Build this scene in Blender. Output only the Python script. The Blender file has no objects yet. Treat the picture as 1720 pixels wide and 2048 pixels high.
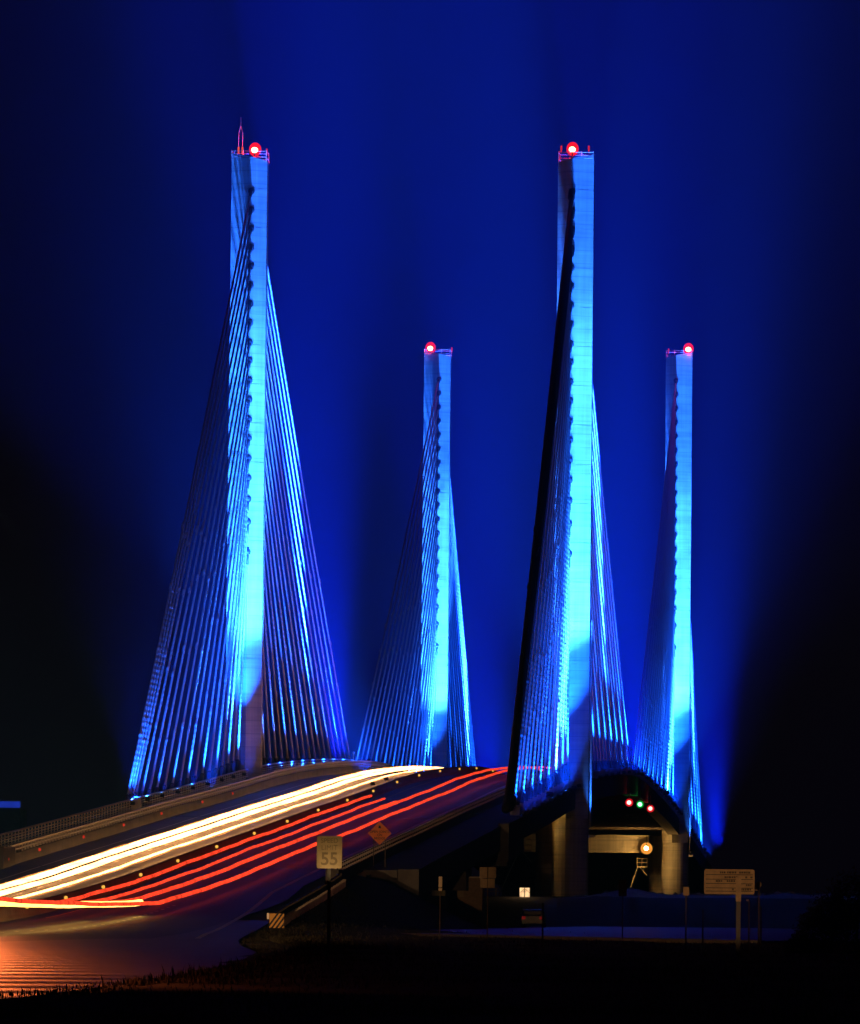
import bpy, math, random
from mathutils import Vector, Matrix
random.seed(7)
S = bpy.context.scene
C = S.collection

# ------------------------------------------------------------------ camera
cam = bpy.data.cameras.new('camera')
cam.sensor_fit = 'HORIZONTAL'; cam.sensor_width = 36.0; cam.lens = 340.17
cam.clip_start = 1.0; cam.clip_end = 8000.0
co = bpy.data.objects.new('camera', cam); C.objects.link(co)
Rm = Matrix(((0.99774814, -0.00676351, 0.06673007), (0.06631997, -0.04907742, -0.99659072), (0.01001539, 0.99877208, -0.04851835)))
co.matrix_world = Matrix.Translation((56.648, -815.348, 0.0)) @ Rm.to_4x4()
S.camera = co

# ------------------------------------------------------------------ night sky, exposure (all other light comes from lamps, some of them added)
W = bpy.data.worlds.new('World'); S.world = W; W.use_nodes = True
nt = W.node_tree; bg = nt.nodes['Background']
sky = nt.nodes.new('ShaderNodeTexSky'); sky.sky_type = 'NISHITA'; sky.sun_disc = False
sky.sun_elevation = math.radians(-4.0); sky.sun_rotation = math.radians(200)
mx = nt.nodes.new('ShaderNodeMix'); mx.data_type = 'RGBA'; mx.inputs[0].default_value = 0.97
mx.inputs[7].default_value = (0.022, 0.010, 0.034, 1)
nt.links.new(sky.outputs[0], mx.inputs[6]); nt.links.new(mx.outputs[2], bg.inputs[0])
bg.inputs[1].default_value = 0.08
S.view_settings.view_transform = 'Standard'; S.view_settings.look = 'None'
S.view_settings.exposure = 0.0; S.view_settings.gamma = 1.0
S.view_settings.use_curve_mapping = False
S.render.engine = 'CYCLES'
S.cycles.use_denoising = True
S.cycles.use_light_tree = True
S.cycles.max_bounces = 4; S.cycles.volume_bounces = 0; S.cycles.diffuse_bounces = 2
S.cycles.sample_clamp_indirect = 3.0
S.cycles.caustics_reflective = False; S.cycles.caustics_refractive = False

# tunable light levels
BLUE = (0.018, 0.15, 1.0)
TOWER_W = 9500000.0
STAYBLUE = (0.005, 0.10, 1.0)
STAY_W = 270000.0
BEAM_W = 24000000.0
DEEP = (0.004, 0.035, 1.0)
HAZE = 0.00025

# ------------------------------------------------------------------ materials
def mat(name, col, rough=0.7, metal=0.0, noise=0.0, nscale=3.0, bump=0.0, col2=None, spec=0.4):
    m = bpy.data.materials.new(name); m.use_nodes = True
    t = m.node_tree; b = t.nodes['Principled BSDF']
    b.inputs['Base Color'].default_value = (*col, 1); b.inputs['Roughness'].default_value = rough
    b.inputs['Metallic'].default_value = metal; b.inputs['Specular IOR Level'].default_value = spec
    if noise or bump:
        tc = t.nodes.new('ShaderNodeTexCoord'); n = t.nodes.new('ShaderNodeTexNoise')
        n.inputs['Scale'].default_value = nscale; n.inputs['Detail'].default_value = 8; n.inputs['Roughness'].default_value = 0.65
        t.links.new(tc.outputs['Object'], n.inputs['Vector'])
        if noise:
            r = t.nodes.new('ShaderNodeValToRGB')
            c2 = col2 or tuple(c * (1 - noise) for c in col)
            r.color_ramp.elements[0].position = 0.35; r.color_ramp.elements[1].position = 0.65
            r.color_ramp.elements[0].color = (*c2, 1); r.color_ramp.elements[1].color = (*col, 1)
            t.links.new(n.outputs['Fac'], r.inputs[0]); t.links.new(r.outputs[0], b.inputs['Base Color'])
        if bump:
            bp = t.nodes.new('ShaderNodeBump'); bp.inputs['Strength'].default_value = bump; bp.inputs['Distance'].default_value = 0.03
            t.links.new(n.outputs['Fac'], bp.inputs['Height']); t.links.new(bp.outputs[0], b.inputs['Normal'])
    return m

def emit(name, col, s, vary=0.0, vscale=1.0):
    m = bpy.data.materials.new(name); m.use_nodes = True
    t = m.node_tree; t.nodes.clear()
    o = t.nodes.new('ShaderNodeOutputMaterial'); e = t.nodes.new('ShaderNodeEmission')
    e.inputs[0].default_value = (*col, 1); e.inputs[1].default_value = s
    if vary:
        tc = t.nodes.new('ShaderNodeTexCoord'); n = t.nodes.new('ShaderNodeTexNoise'); n.inputs['Scale'].default_value = vscale
        mp = t.nodes.new('ShaderNodeMapRange'); mp.inputs[1].default_value = 0.3; mp.inputs[2].default_value = 0.7
        mp.inputs[3].default_value = s * (1 - vary); mp.inputs[4].default_value = s * (1 + vary)
        t.links.new(tc.outputs['Object'], n.inputs['Vector']); t.links.new(n.outputs['Fac'], mp.inputs[0]); t.links.new(mp.outputs[0], e.inputs[1])
    t.links.new(e.outputs[0], o.inputs[0])
    return m

M = {}
def concrete_mat(name, col, streak=True):
    """cast concrete: cloudy tone, vertical rain streaks, fine horizontal board marks and formwork joints"""
    m = bpy.data.materials.new(name); m.use_nodes = True
    t = m.node_tree; N = t.nodes.new; L = t.links.new; b = t.nodes['Principled BSDF']
    b.inputs['Roughness'].default_value = 0.85; b.inputs['Specular IOR Level'].default_value = 0.25
    geo = N('ShaderNodeNewGeometry')
    n1 = N('ShaderNodeTexNoise'); n1.inputs['Scale'].default_value = 0.35; n1.inputs['Detail'].default_value = 9
    L(geo.outputs['Position'], n1.inputs['Vector'])
    mp = N('ShaderNodeMapping'); mp.inputs['Scale'].default_value = (2.2, 2.2, 0.07); L(geo.outputs['Position'], mp.inputs[0])
    n2 = N('ShaderNodeTexNoise'); n2.inputs['Scale'].default_value = 1.2; n2.inputs['Detail'].default_value = 6; L(mp.outputs[0], n2.inputs['Vector'])
    mp3 = N('ShaderNodeMapping'); mp3.inputs['Scale'].default_value = (0.15, 0.15, 2.5); L(geo.outputs['Position'], mp3.inputs[0])
    n3 = N('ShaderNodeTexNoise'); n3.inputs['Scale'].default_value = 1.0; n3.inputs['Detail'].default_value = 4; L(mp3.outputs[0], n3.inputs['Vector'])
    a = N('ShaderNodeMath'); a.operation = 'ADD'; L(n1.outputs['Fac'], a.inputs[0]); L(n2.outputs['Fac'], a.inputs[1])
    a2 = N('ShaderNodeMath'); a2.operation = 'ADD'; L(a.outputs[0], a2.inputs[0]); L(n3.outputs['Fac'], a2.inputs[1])
    r = N('ShaderNodeMapRange'); r.inputs[1].default_value = 1.1; r.inputs[2].default_value = 1.85; r.inputs[3].default_value = 0.62; r.inputs[4].default_value = 1.1
    L(a2.outputs[0], r.inputs[0])
    sc = N('ShaderNodeVectorMath'); sc.operation = 'SCALE'; sc.inputs[0].default_value = col; L(r.outputs[0], sc.inputs['Scale'])
    sx = N('ShaderNodeSeparateXYZ'); L(geo.outputs['Position'], sx.inputs[0])
    dv = N('ShaderNodeMath'); dv.operation = 'DIVIDE'; L(sx.outputs['Z'], dv.inputs[0]); dv.inputs[1].default_value = 1.32
    fr = N('ShaderNodeMath'); fr.operation = 'FRACT'; L(dv.outputs[0], fr.inputs[0])
    ls = N('ShaderNodeMath'); ls.operation = 'LESS_THAN'; L(fr.outputs[0], ls.inputs[0]); ls.inputs[1].default_value = 0.055 if streak else -1.0
    jn = N('ShaderNodeMapRange'); L(ls.outputs[0], jn.inputs[0]); jn.inputs[3].default_value = 1.0; jn.inputs[4].default_value = 0.72
    s2 = N('ShaderNodeVectorMath'); s2.operation = 'SCALE'; L(sc.outputs[0], s2.inputs[0]); L(jn.outputs[0], s2.inputs['Scale'])
    L(s2.outputs[0], b.inputs['Base Color'])
    bp = N('ShaderNodeBump'); bp.inputs['Strength'].default_value = 0.35; bp.inputs['Distance'].default_value = 0.05
    L(a2.outputs[0], bp.inputs['Height']); L(bp.outputs[0], b.inputs['Normal'])
    return m
M['pylon'] = concrete_mat('pylon_concrete', (0.40, 0.385, 0.35))
M['concrete'] = concrete_mat('deck_concrete', (0.24, 0.225, 0.20), False)
M['girder'] = mat('girder_concrete', (0.16, 0.15, 0.14), 0.85, noise=0.35, nscale=0.6, bump=0.3)
M['asphalt'] = mat('asphalt', (0.055, 0.052, 0.056), 0.55, noise=0.45, nscale=1.4, bump=0.3, spec=0.5)
M['old_asphalt'] = mat('worn_asphalt', (0.13, 0.12, 0.11), 0.5, noise=0.45, nscale=0.5, bump=0.35, spec=0.5)
M['slab'] = mat('deck_slab', (0.15, 0.14, 0.13), 0.6, noise=0.4, nscale=0.35, bump=0.3, spec=0.5)
M['white_paint'] = mat('road_paint_white', (0.75, 0.73, 0.68), 0.6, noise=0.35, nscale=2.0)
M['yellow_paint'] = mat('road_paint_yellow', (0.65, 0.42, 0.06), 0.6, noise=0.35, nscale=2.0)
M['galv'] = mat('galvanised_steel', (0.8, 0.77, 0.7), 0.45, metal=0.15, noise=0.2, nscale=4)
M['weather'] = mat('weathered_guardrail_steel', (0.10, 0.075, 0.06), 0.6, metal=0.4, noise=0.4, nscale=3)
M['dark'] = mat('dark_steel', (0.03, 0.03, 0.035), 0.5, metal=0.3)
M['stay'] = mat('stay_pipe', (0.42, 0.43, 0.44), 0.5, spec=0.4)
def fillet(m):      # helical fillet wound round the stay pipes: fine relief only
    t = m.node_tree; b = t.nodes['Principled BSDF']; geo = t.nodes.new('ShaderNodeNewGeometry')
    w = t.nodes.new('ShaderNodeTexWave'); w.bands_direction = 'Z'; w.inputs['Scale'].default_value = 0.62; w.inputs['Distortion'].default_value = 0.4
    bp = t.nodes.new('ShaderNodeBump'); bp.inputs['Strength'].default_value = 1.0; bp.inputs['Distance'].default_value = 0.022
    t.links.new(geo.outputs['Position'], w.inputs['Vector']); t.links.new(w.outputs['Fac'], bp.inputs['Height']); t.links.new(bp.outputs[0], b.inputs['Normal'])
fillet(M['stay'])
M['unlit_stay'] = mat('unlit_stay_black', (0.008, 0.008, 0.009), 0.8)  # near-black copy of the stay pipe: shade of unlit stays put into colour
M['anchor'] = mat('anchor_steel', (0.06, 0.065, 0.075), 0.5, metal=0.3)
M['anchor_box'] = mat('anchor_box_paint', (0.5, 0.52, 0.54), 0.6, noise=0.25, nscale=2)
M['orange_sign'] = mat('orange_sign_face', (0.75, 0.20, 0.02), 0.5)
M['black_ink'] = mat('sign_black', (0.01, 0.01, 0.01), 0.6)
M['white_sign'] = mat('white_sign_face', (0.5, 0.40, 0.25), 0.5, noise=0.2, nscale=3)
M['tan_sign'] = mat('plain_metal_sign_back', (0.42, 0.30, 0.17), 0.55, noise=0.3, nscale=4)
M['yellow_face'] = mat('hazard_yellow', (0.8, 0.40, 0.03), 0.5)
M['red_refl'] = emit('glowing_red_reflector', (1.0, 0.05, 0.02), 0.6)  # reflector, no lamp: bounced headlight put in as emission
M['amber_refl'] = emit('glowing_amber_reflector', (1.0, 0.50, 0.07), 1.1)  # same for amber: the returned light is painted as a glow
M['wood'] = mat('weathered_wood', (0.11, 0.08, 0.055), 0.85, noise=0.4, nscale=6)
M['leaf'] = mat('bush_leaves', (0.030, 0.045, 0.018), 0.75, noise=0.5, nscale=1.0)
M['grass'] = mat('dry_grass', (0.032, 0.027, 0.012), 0.8, noise=0.5, nscale=0.4)
M['soil'] = mat('sandy_turf', (0.02, 0.017, 0.011), 0.95, noise=0.5, nscale=0.15, bump=0.6)
M['sand'] = mat('dune_sand', (0.36, 0.33, 0.27), 0.95, noise=0.5, nscale=0.8, bump=0.8)
M['lot'] = mat('parking_lot_asphalt', (0.06, 0.06, 0.065), 0.45, noise=0.4, nscale=0.4, bump=0.2, spec=0.6)
M['rock'] = mat('riprap_stone', (0.2, 0.19, 0.18), 0.9, noise=0.4, nscale=1.5, bump=0.5)
M['water'] = mat('inlet_water', (0.005, 0.012, 0.02), 0.12, bump=0.5, nscale=0.6, spec=0.5)
M['car'] = mat('dark_car_paint', (0.02, 0.022, 0.028), 0.3, metal=0.4)
M['glass'] = mat('dark_glass', (0.01, 0.01, 0.012), 0.08)
M['building'] = mat('pale_wall', (0.55, 0.55, 0.55), 0.8, noise=0.15, nscale=1)
M['head'] = emit('headlight_streak', (1.0, 0.44, 0.14), 9.0, 0.35, 0.12)
M['head_rim_glow'] = emit('orange_rim_glow', (1.0, 0.36, 0.09), 1.1, 0.4, 0.12)  # orange glow round the white streaks, drawn as thin tubes
M['tail'] = emit('taillight_streak', (1.0, 0.055, 0.018), 1.35, 0.5, 0.9)
M['tail_hot'] = emit('brake_light_streak', (1.0, 0.55, 0.11), 4.5, 0.3, 0.12)
M['beacon'] = emit('red_beacon_glow', (1.0, 0.012, 0.03), 1.15)
M['beacon_core'] = emit('red_beacon_core', (1.0, 0.72, 0.35), 6.0)
M['nav_red'] = emit('nav_red_core', (1.0, 0.35, 0.3), 4.0)
M['nav_red_g'] = emit('nav_red_glass', (1.0, 0.01, 0.02), 0.8)  # halo of the red lamp put into a glowing ball
M['nav_green'] = emit('nav_green_core', (0.3, 1.0, 0.45), 4.0)
M['nav_green_g'] = emit('nav_green_glass', (0.0, 0.5, 0.04), 0.6)  # halo of the green lamp put into a glowing ball
M['sodium'] = emit('sodium_bulb', (1.0, 0.66, 0.22), 30.0)
M['sodium_g'] = emit('sodium_halo', (1.0, 0.36, 0.05), 1.2)  # orange glow round the bulb, put into a ball
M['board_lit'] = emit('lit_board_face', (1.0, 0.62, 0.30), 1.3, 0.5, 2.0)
M['blue_lens'] = emit('blue_flood_lens', (0.05, 0.35, 1.0), 2.0)
M['tail_dim'] = emit('parked_taillight', (0.30, 0.012, 0.01), 0.35)

# ------------------------------------------------------------------ mesh helpers
class MB:
    def __init__(s): s.v = []; s.f = []
    def box(s, x0, x1, y0, y1, z0, z1, dz=0.0):
        """dz lifts the y1 end (follows a slope)"""
        b = len(s.v)
        s.v += [(x0, y0, z0), (x1, y0, z0), (x1, y1, z0 + dz), (x0, y1, z0 + dz), (x0, y0, z1), (x1, y0, z1), (x1, y1, z1 + dz), (x0, y1, z1 + dz)]
        s.f += [(b, b+3, b+2, b+1), (b+4, b+5, b+6, b+7), (b, b+1, b+5, b+4), (b+1, b+2, b+6, b+5), (b+2, b+3, b+7, b+6), (b+3, b, b+4, b+7)]
        return s
    def tube(s, pts, r, n=8, cap=True):
        pts = [Vector(p) for p in pts]; b0 = len(s.v)
        for i, p in enumerate(pts):
            d = (pts[min(i+1, len(pts)-1)] - pts[max(i-1, 0)]).normalized()
            up = Vector((0, 0, 1)) if abs(d.z) < 0.9 else Vector((1, 0, 0))
            a = d.cross(up).normalized(); c = d.cross(a).normalized()
            rr = r[i] if isinstance(r, (list, tuple)) else r
            for k in range(n):
                t = 2 * math.pi * k / n
                s.v.append(tuple(p + a * (rr * math.cos(t)) + c * (rr * math.sin(t))))
        for i in range(len(pts) - 1):
            for k in range(n):
                k2 = (k + 1) % n; q = b0 + i * n
                s.f.append((q + k, q + k2, q + n + k2, q + n + k))
        if cap:
            s.f.append(tuple(b0 + n - 1 - k for k in range(n))); e = b0 + (len(pts) - 1) * n
            s.f.append(tuple(e + k for k in range(n)))
        return s
    def ball(s, c, r, nu=10, nv=7, sz=1.0):
        b = len(s.v)
        for j in range(nv + 1):
            th = math.pi * j / nv
            for i in range(nu):
                ph = 2 * math.pi * i / nu
                s.v.append((c[0] + r*math.sin(th)*math.cos(ph), c[1] + r*math.sin(th)*math.sin(ph), c[2] + sz*r*math.cos(th)))
        for j in range(nv):
            for i in range(nu):
                i2 = (i + 1) % nu
                s.f.append((b+j*nu+i, b+j*nu+i2, b+(j+1)*nu+i2, b+(j+1)*nu+i))
        return s
    def prism(s, outline, z0, z1):
        """outline [(x,y)]; z0,z1 numbers or functions of (x,y)"""
        b = len(s.v); n = len(outline)
        f0 = z0 if callable(z0) else (lambda x, y: z0); f1 = z1 if callable(z1) else (lambda x, y: z1)
        s.v += [(x, y, f0(x, y)) for x, y in outline] + [(x, y, f1(x, y)) for x, y in outline]
        for i in range(n):
            j = (i + 1) % n; s.f.append((b+i, b+j, b+n+j, b+n+i))
        s.f.append(tuple(b + n - 1 - i for i in range(n))); s.f.append(tuple(b + n + i for i in range(n)))
        return s
    def sweep(s, prof, path, closed=True):
        """prof [(dx,dz)] swept along path [(x,y,z)]"""
        b = len(s.v); n = len(prof)
        for (x, y, z) in path:
            s.v += [(x + dx, y, z + dz) for dx, dz in prof]
        for i in range(len(path) - 1):
            for k in range(n if closed else n - 1):
                k2 = (k + 1) % n; q = b + i * n
                s.f.append((q + k, q + k2, q + n + k2, q + n + k))
        if closed:
            s.f.append(tuple(b + n - 1 - k for k in range(n))); e = b + (len(path) - 1) * n
            s.f.append(tuple(e + k for k in range(n)))
        return s
    def build(s, name, m, parent=None, smooth=False, loc=None):
        me = bpy.data.meshes.new(name); me.from_pydata(s.v, [], s.f); me.update()
        if smooth: me.shade_smooth()
        me.materials.append(M[m] if isinstance(m, str) else m)
        o = bpy.data.objects.new(name, me); C.objects.link(o)
        if loc: o.location = loc
        if parent: o.parent = parent
        return o

def tag(o, label=None, cat=None, group=None, kind=None):
    if label: o['label'] = label
    if cat: o['category'] = cat
    if group: o['group'] = group
    if kind: o['kind'] = kind
    return o
def thing(name, label, cat, loc=(0, 0, 0), group=None):
    o = bpy.data.objects.new(name, None); C.objects.link(o); o.location = loc
    return tag(o, label, cat, group)
def part(mesh, name, parent, loc=(0, 0, 0)):
    o = bpy.data.objects.new(name, mesh); C.objects.link(o); o.parent = parent; o.location = loc
    return o
def lamp(name, kind, loc, energy, color, parent=None, radius=0.25, target=None, size=40, blend=0.3):
    l = bpy.data.lights.new(name, kind); l.energy = energy; l.color = color; l.shadow_soft_size = radius
    if kind == 'SPOT': l.spot_size = math.radians(size); l.spot_blend = blend
    o = bpy.data.objects.new(name, l); C.objects.link(o); o.location = loc
    if target is not None:
        d = Vector(target) - Vector(loc); o.rotation_euler = d.to_track_quat('-Z', 'Y').to_euler()
    if parent: o.parent = parent; o.matrix_parent_inverse = Matrix.Translation(-Vector(parent.location))
    return o

# ------------------------------------------------------------------ road profile (bridge axis along +Y, camera eye level is z = 0)
RY = [-800, -480, -420, -390, -360, -328, -307, -285, -261, -235, -205, -173, -142, -110, -77, -45, -13, 19, 52, 85, 116, 145, 174, 205, 238, 271, 303, 335, 367, 400, 432, 463, 600, 900]
RZ = [-2.0, -2.0, -1.9, -1.75, -1.5, -.9, -.3, .45, 1.35, 2.5, 3.75, 5.05, 6.35, 7.7, 9.0, 10.3, 11.7, 12.9, 13.9, 14.7, 15.35, 15.65, 15.35, 14.7, 13.9, 12.9, 11.7, 10.3, 9.0, 7.7, 6.35, 5.05, 1.2, 1.0]
def lerp(xs, ys, x):
    if x <= xs[0]: return ys[0]
    for i in range(len(xs) - 1):
        if x <= xs[i+1]:
            t = (x - xs[i]) / (xs[i+1] - xs[i]); return ys[i] + (ys[i+1] - ys[i]) * t
    return ys[-1]
_tab = {}
def R(y):
    k = round(y * 2)
    if k not in _tab:   # smoothed
        _tab[k] = sum(lerp(RY, RZ, y + d) for d in (-12, -8, -4, 0, 4, 8, 12)) / 7
    return _tab[k]
def frange(a, b, s):
    n = max(1, round((b - a) / s)); return [a + (b - a) * i / n for i in range(n + 1)]
EY = [-800, -640, -620, -571, -536, -472, -430, -400, -375, -347, -327, -300, -262]
EX = [38, 36.5, 35.8, 33.5, 31.4, 26.5, 22.0, 19.2, 17.4, 15.8, 14.8, 14.0, 12.4]
def edgeX(y): return 12.4 if y > -262 else lerp(EY, EX, y)

def strip(x0f, x1f, ys, dz, nx=1):
    mb = MB()
    for y in ys:
        for i in range(nx + 1):
            x = x0f(y) + (x1f(y) - x0f(y)) * i / nx
            mb.v.append((x, y, R(y) + dz))
    n = nx + 1
    for j in range(len(ys) - 1):
        for i in range(nx):
            q = j * n + i; mb.f.append((q, q + 1, q + n + 1, q + n))
    return mb
# ------------------------------------------------------------------ terrain
def base(x, y):
    def ss(a, b, t):
        t = max(0, min(1, (t - a) / (b - a))); return t * t * (3 - 2 * t)
    g = -1.72 + 2.75 * ss(-92, -58, y)
    if y > 24: g = 1.03 + (-3.2) * ss(26, 40, y) + 3.2 * ss(245, 258, y)
    if y > 560: g = 1.0 - 3.5 * ss(560, 620, y)
    return g
def terrain(x, y):
    g = base(x, y)
    e = edgeX(y) + 1.6
    el = -46 if y < -330 else -16.5
    top = R(y) - 0.12
    if y > -236: top = top - (y + 236) * 0.55
    if y < 25:
        d = max(0, x - e) if x > 0 else max(0, el - x)
        hgt = top - 0.5 * d if y > -330 else top - 0.04 * d
        if y < -300:
            hgt = max(hgt, -9)
        g2 = max(g, hgt) if not (el < x < e and y < -236) else top
        if y < -335 and el < x < e: g2 = top
        g = g2
    w = math.sin(x*.31 + 1.3*math.sin(y*.11)) * math.sin(y*.17 + x*.05)
    if not (-48 < x < edgeX(y) + 2): g += 0.10 * w
    if x > 17 and -20 < y < 30:      # dunes beside the pylon foot
        k = max(0, 1 - abs(y - 8) / 22) * min(1, (x - 17) / 3)
        g += k * (0.30 + 0.55 * max(0, math.sin(x * 0.33 + 0.8)) * (0.6 + 0.4 * math.sin(x * 0.9)))
    return g
mb = MB()
xs = frange(-900, -60, 60) + frange(-50, 80, 2.5)[0:] + frange(90, 900, 60)
ysg = frange(-840, -420, 12) + frange(-414, 60, 4) + frange(70, 240, 20) + frange(246, 300, 6) + frange(320, 1000, 40)
xs = sorted(set(round(v, 2) for v in xs)); ysg = sorted(set(round(v, 2) for v in ysg))
for y in ysg:
    for x in xs: mb.v.append((x, y, terrain(x, y)))
n = len(xs)
for j in range(len(ysg) - 1):
    for i in range(n - 1):
        q = j * n + i; mb.f.append((q, q+1, q+n+1, q+n))
g = mb.build('ground', 'soil', smooth=True); tag(g, kind='structure')
mb = MB()
mb.v = [(-4000, -1200, -2.6), (4000, -1200, -2.6), (4000, 5000, -2.6), (-4000, 5000, -2.6)]; mb.f = [(0, 1, 2, 3)]
tag(mb.build('water', 'water'), kind='structure')
# pale dune sand banked against the pylon foot
mb = MB(); xs2 = frange(17.5, 60, 0.5); ys2 = frange(-14, 26, 1.0)
for y in ys2:
    for x in xs2: mb.v.append((x, y, terrain(x, y) + 0.05 + 0.10 * random.random()))
n = len(xs2)
for j in range(len(ys2) - 1):
    for i in range(n - 1):
        q = j*n + i; mb.f.append((q, q+1, q+n+1, q+n))
tag(mb.build('dunes', 'sand', smooth=True), kind='structure')
# parking lot near eye level
mb = MB()
lot = [(19, -330), (46, -400), (70, -360), (72, -120), (24, -120)]
for (x, y) in lot: mb.v.append((x, y, -1.55))
for (x, y) in lot: mb.v.append((x, y, -2.3))
mb.f.append((0, 1, 2, 3, 4))
for i in range(5): mb.f.append((i, i + 5, (i + 1) % 5 + 5, (i + 1) % 5))
tag(mb.build('parking_lot', 'lot'), kind='structure')

# ------------------------------------------------------------------ road surfaces
ysr = frange(-800, -330, 6)
tag(strip(lambda y: -45, lambda y: edgeX(y), ysr, 0.0, 6).build('worn_pavement', 'old_asphalt'), kind='structure')
ysr = frange(-470, -232, 3)
tag(strip(lambda y: -12.4, lambda y: min(edgeX(y) - 1.2, 12.4 + max(0, -330 - y) * 0.03) if y > -400 else 12.4 - (-400 - y) * 0.12, ysr, 0.006, 4).build('asphalt_road', 'asphalt'), kind='structure')
tag(strip(lambda y: -12.4, lambda y: 12.4, frange(-232, 560, 4), 0.0, 2).build('deck_roadway', 'slab'), kind='structure')
def line(xf, w, ys, dz=0.012): return strip(lambda y: xf(y) - w/2, lambda y: xf(y) + w/2, ys, dz)
mk = [(lambda y: 9.9 if y > -250 else lerp([-400, -373, -334, -312, -274, -250], [17.0, 15.0, 12.9, 11.9, 10.1, 9.9], y), 0.30, -395, 540, 'white_paint'),
      (lambda y: -10.3, 0.16, -330, 540, 'white_paint'), (lambda y: -1.7, 0.14, -330, 540, 'yellow_paint'), (lambda y: 1.3, 0.14, -330, 540, 'yellow_paint')]
for xf, w, a, b, m in mk:
    o = line(xf, w, frange(a, b, 4)).build('lane_marking', m); tag(o, kind='structure')
for xc in (-6.0, 5.6):
    for y in frange(-320, 500, 12.2):
        if abs(xc - 5.6) < .1 and y < -290: continue
        o = line(lambda q: xc, 0.15, [y, y + 1.5, y + 3.05]).build('lane_dash', 'white_paint'); tag(o, kind='structure')
for i in range(22):      # dotted turn lane line
    y = -302 - i * 3.7; x = lerp([-400, -375, -356, -341, -322, -300], [3.0, 4.2, 6.2, 6.6, 6.3, 6.2], y)
    o = line(lambda q: x, 0.2, [y, y + 0.9], 0.014).build('lane_dot', 'white_paint'); tag(o, kind='structure')
# expansion joint steel strips across the deck
for y in (-232, -112, 402):
    mb = MB().box(-12.3, 12.3, y, y + 0.35, R(y) + 0.0, R(y) + 0.02, R(y + .35) - R(y)); tag(mb.build('expansion_joint', 'dark'), kind='structure')
# tyre-dark sealed cracks over the worn pavement
for i in range(9):
    y0 = random.uniform(-640, -380); x0 = random.uniform(-20, 12); pts = []
    for k in range(14):
        x0 += random.uniform(1.0, 2.2); y0 += random.uniform(-3, 3); 
        if x0 > edgeX(y0) - 1: break
        pts.append((x0, y0))
    if len(pts) < 3: continue
    mb = MB()
    for (x, y) in pts: mb.v += [(x, y, R(y) + .012), (x, y + .25, R(y + .25) + .012)]
    for k in range(len(pts) - 1): mb.f.append((2*k, 2*k+2, 2*k+3, 2*k+1))
    tag(mb.build('sealed_crack', 'dark'), kind='structure')

# ------------------------------------------------------------------ bridge deck (thing) with girders, beams, anchor boxes
deck = thing('bridge_deck', 'long concrete bridge deck arching over the inlet between the four towers', 'bridge deck', (0, 0, 8))
def dp(mb, name, m, **k):
    o = mb.build(name, m, **k); o.parent = deck; o.matrix_parent_inverse = Matrix.Translation((0, 0, -8)); return o
for side in (-1, 1):
    x = side * 16.3
    for (ya, yb, dpt) in ((-112, 402, 2.15), (-232, -112.6, 2.0), (402.6, 540, 2.0)):
        path = [(x, y, R(y)) for y in frange(ya, yb, 8)]
        dp(MB().sweep([(-.75, -dpt), (.75, -dpt), (.75, 0.05), (-.75, 0.05)], path), 'edge_girder', 'girder')
path = [(0, y, R(y)) for y in frange(-232, 540, 8)]
dp(MB().sweep([(-15.5, -.55), (15.5, -.55), (15.5, -.02), (-15.5, -.02)], path), 'deck_slab', 'girder')
fb = MB().box(-15.5, 15.5, -.3, .3, -1.5, -.56).build('floor_beam', 'girder'); fb.parent = deck; me_fb = fb.data
fb.location = (0, -228, R(-228) - 8)
for y in frange(-220.8, 540, 7.2):
    if y < 539: part(me_fb, 'floor_beam', deck, (0, y, R(y) - 8))
# end blocks (cantilevered blisters over the anchor piers) on the near edge
for side in (-1, 1):
    dp(MB().box(side*17.3 - .45, side*17.3 + .45, -131, -108, R(-120) - 3.4, R(-120) - 0.2, .9), 'anchor_pier_block', 'girder')

# left pavement slab (raised sidewalk between traffic barrier and outer railing)
path = [(-14.6, y, R(y)) for y in frange(-236, 540, 6)]
dp(MB().sweep([(-1.3, 0.06), (1.3, 0.06), (1.3, 0.2), (-1.3, 0.2)], path), 'sidewalk', 'concrete')

# piers
for (py, lab) in ((-122, 'dark concrete cap and columns under the near end of the stayed deck'), (412, 'concrete cap and columns under the far end of the stayed deck'), (-178, 'concrete pier under the approach span beside the sheds')):
    t = thing('bridge_pier', lab, 'pier', (0, py, 0))
    zt = R(py) - 2.2 if py != -178 else R(py) - 2.05
    MB().box(-16, 17.2, -1.6, 1.6, zt - 1.5, zt).build('pier_cap', 'girder', t)
    for x in (-13, -4.5, 4.5, 13):
        MB().tube([(x, 0, -2.5), (x, 0, zt - 1.5)], 1.1, 16).build('column', 'girder', t, smooth=False)
# abutment
mb = MB().box(-13.6, 13.6, -236, -231.0, -2, R(-234) - .3); tag(mb.build('abutment', 'girder'), 'grey concrete abutment where the approach embankment meets the bridge', 'abutment')

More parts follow.
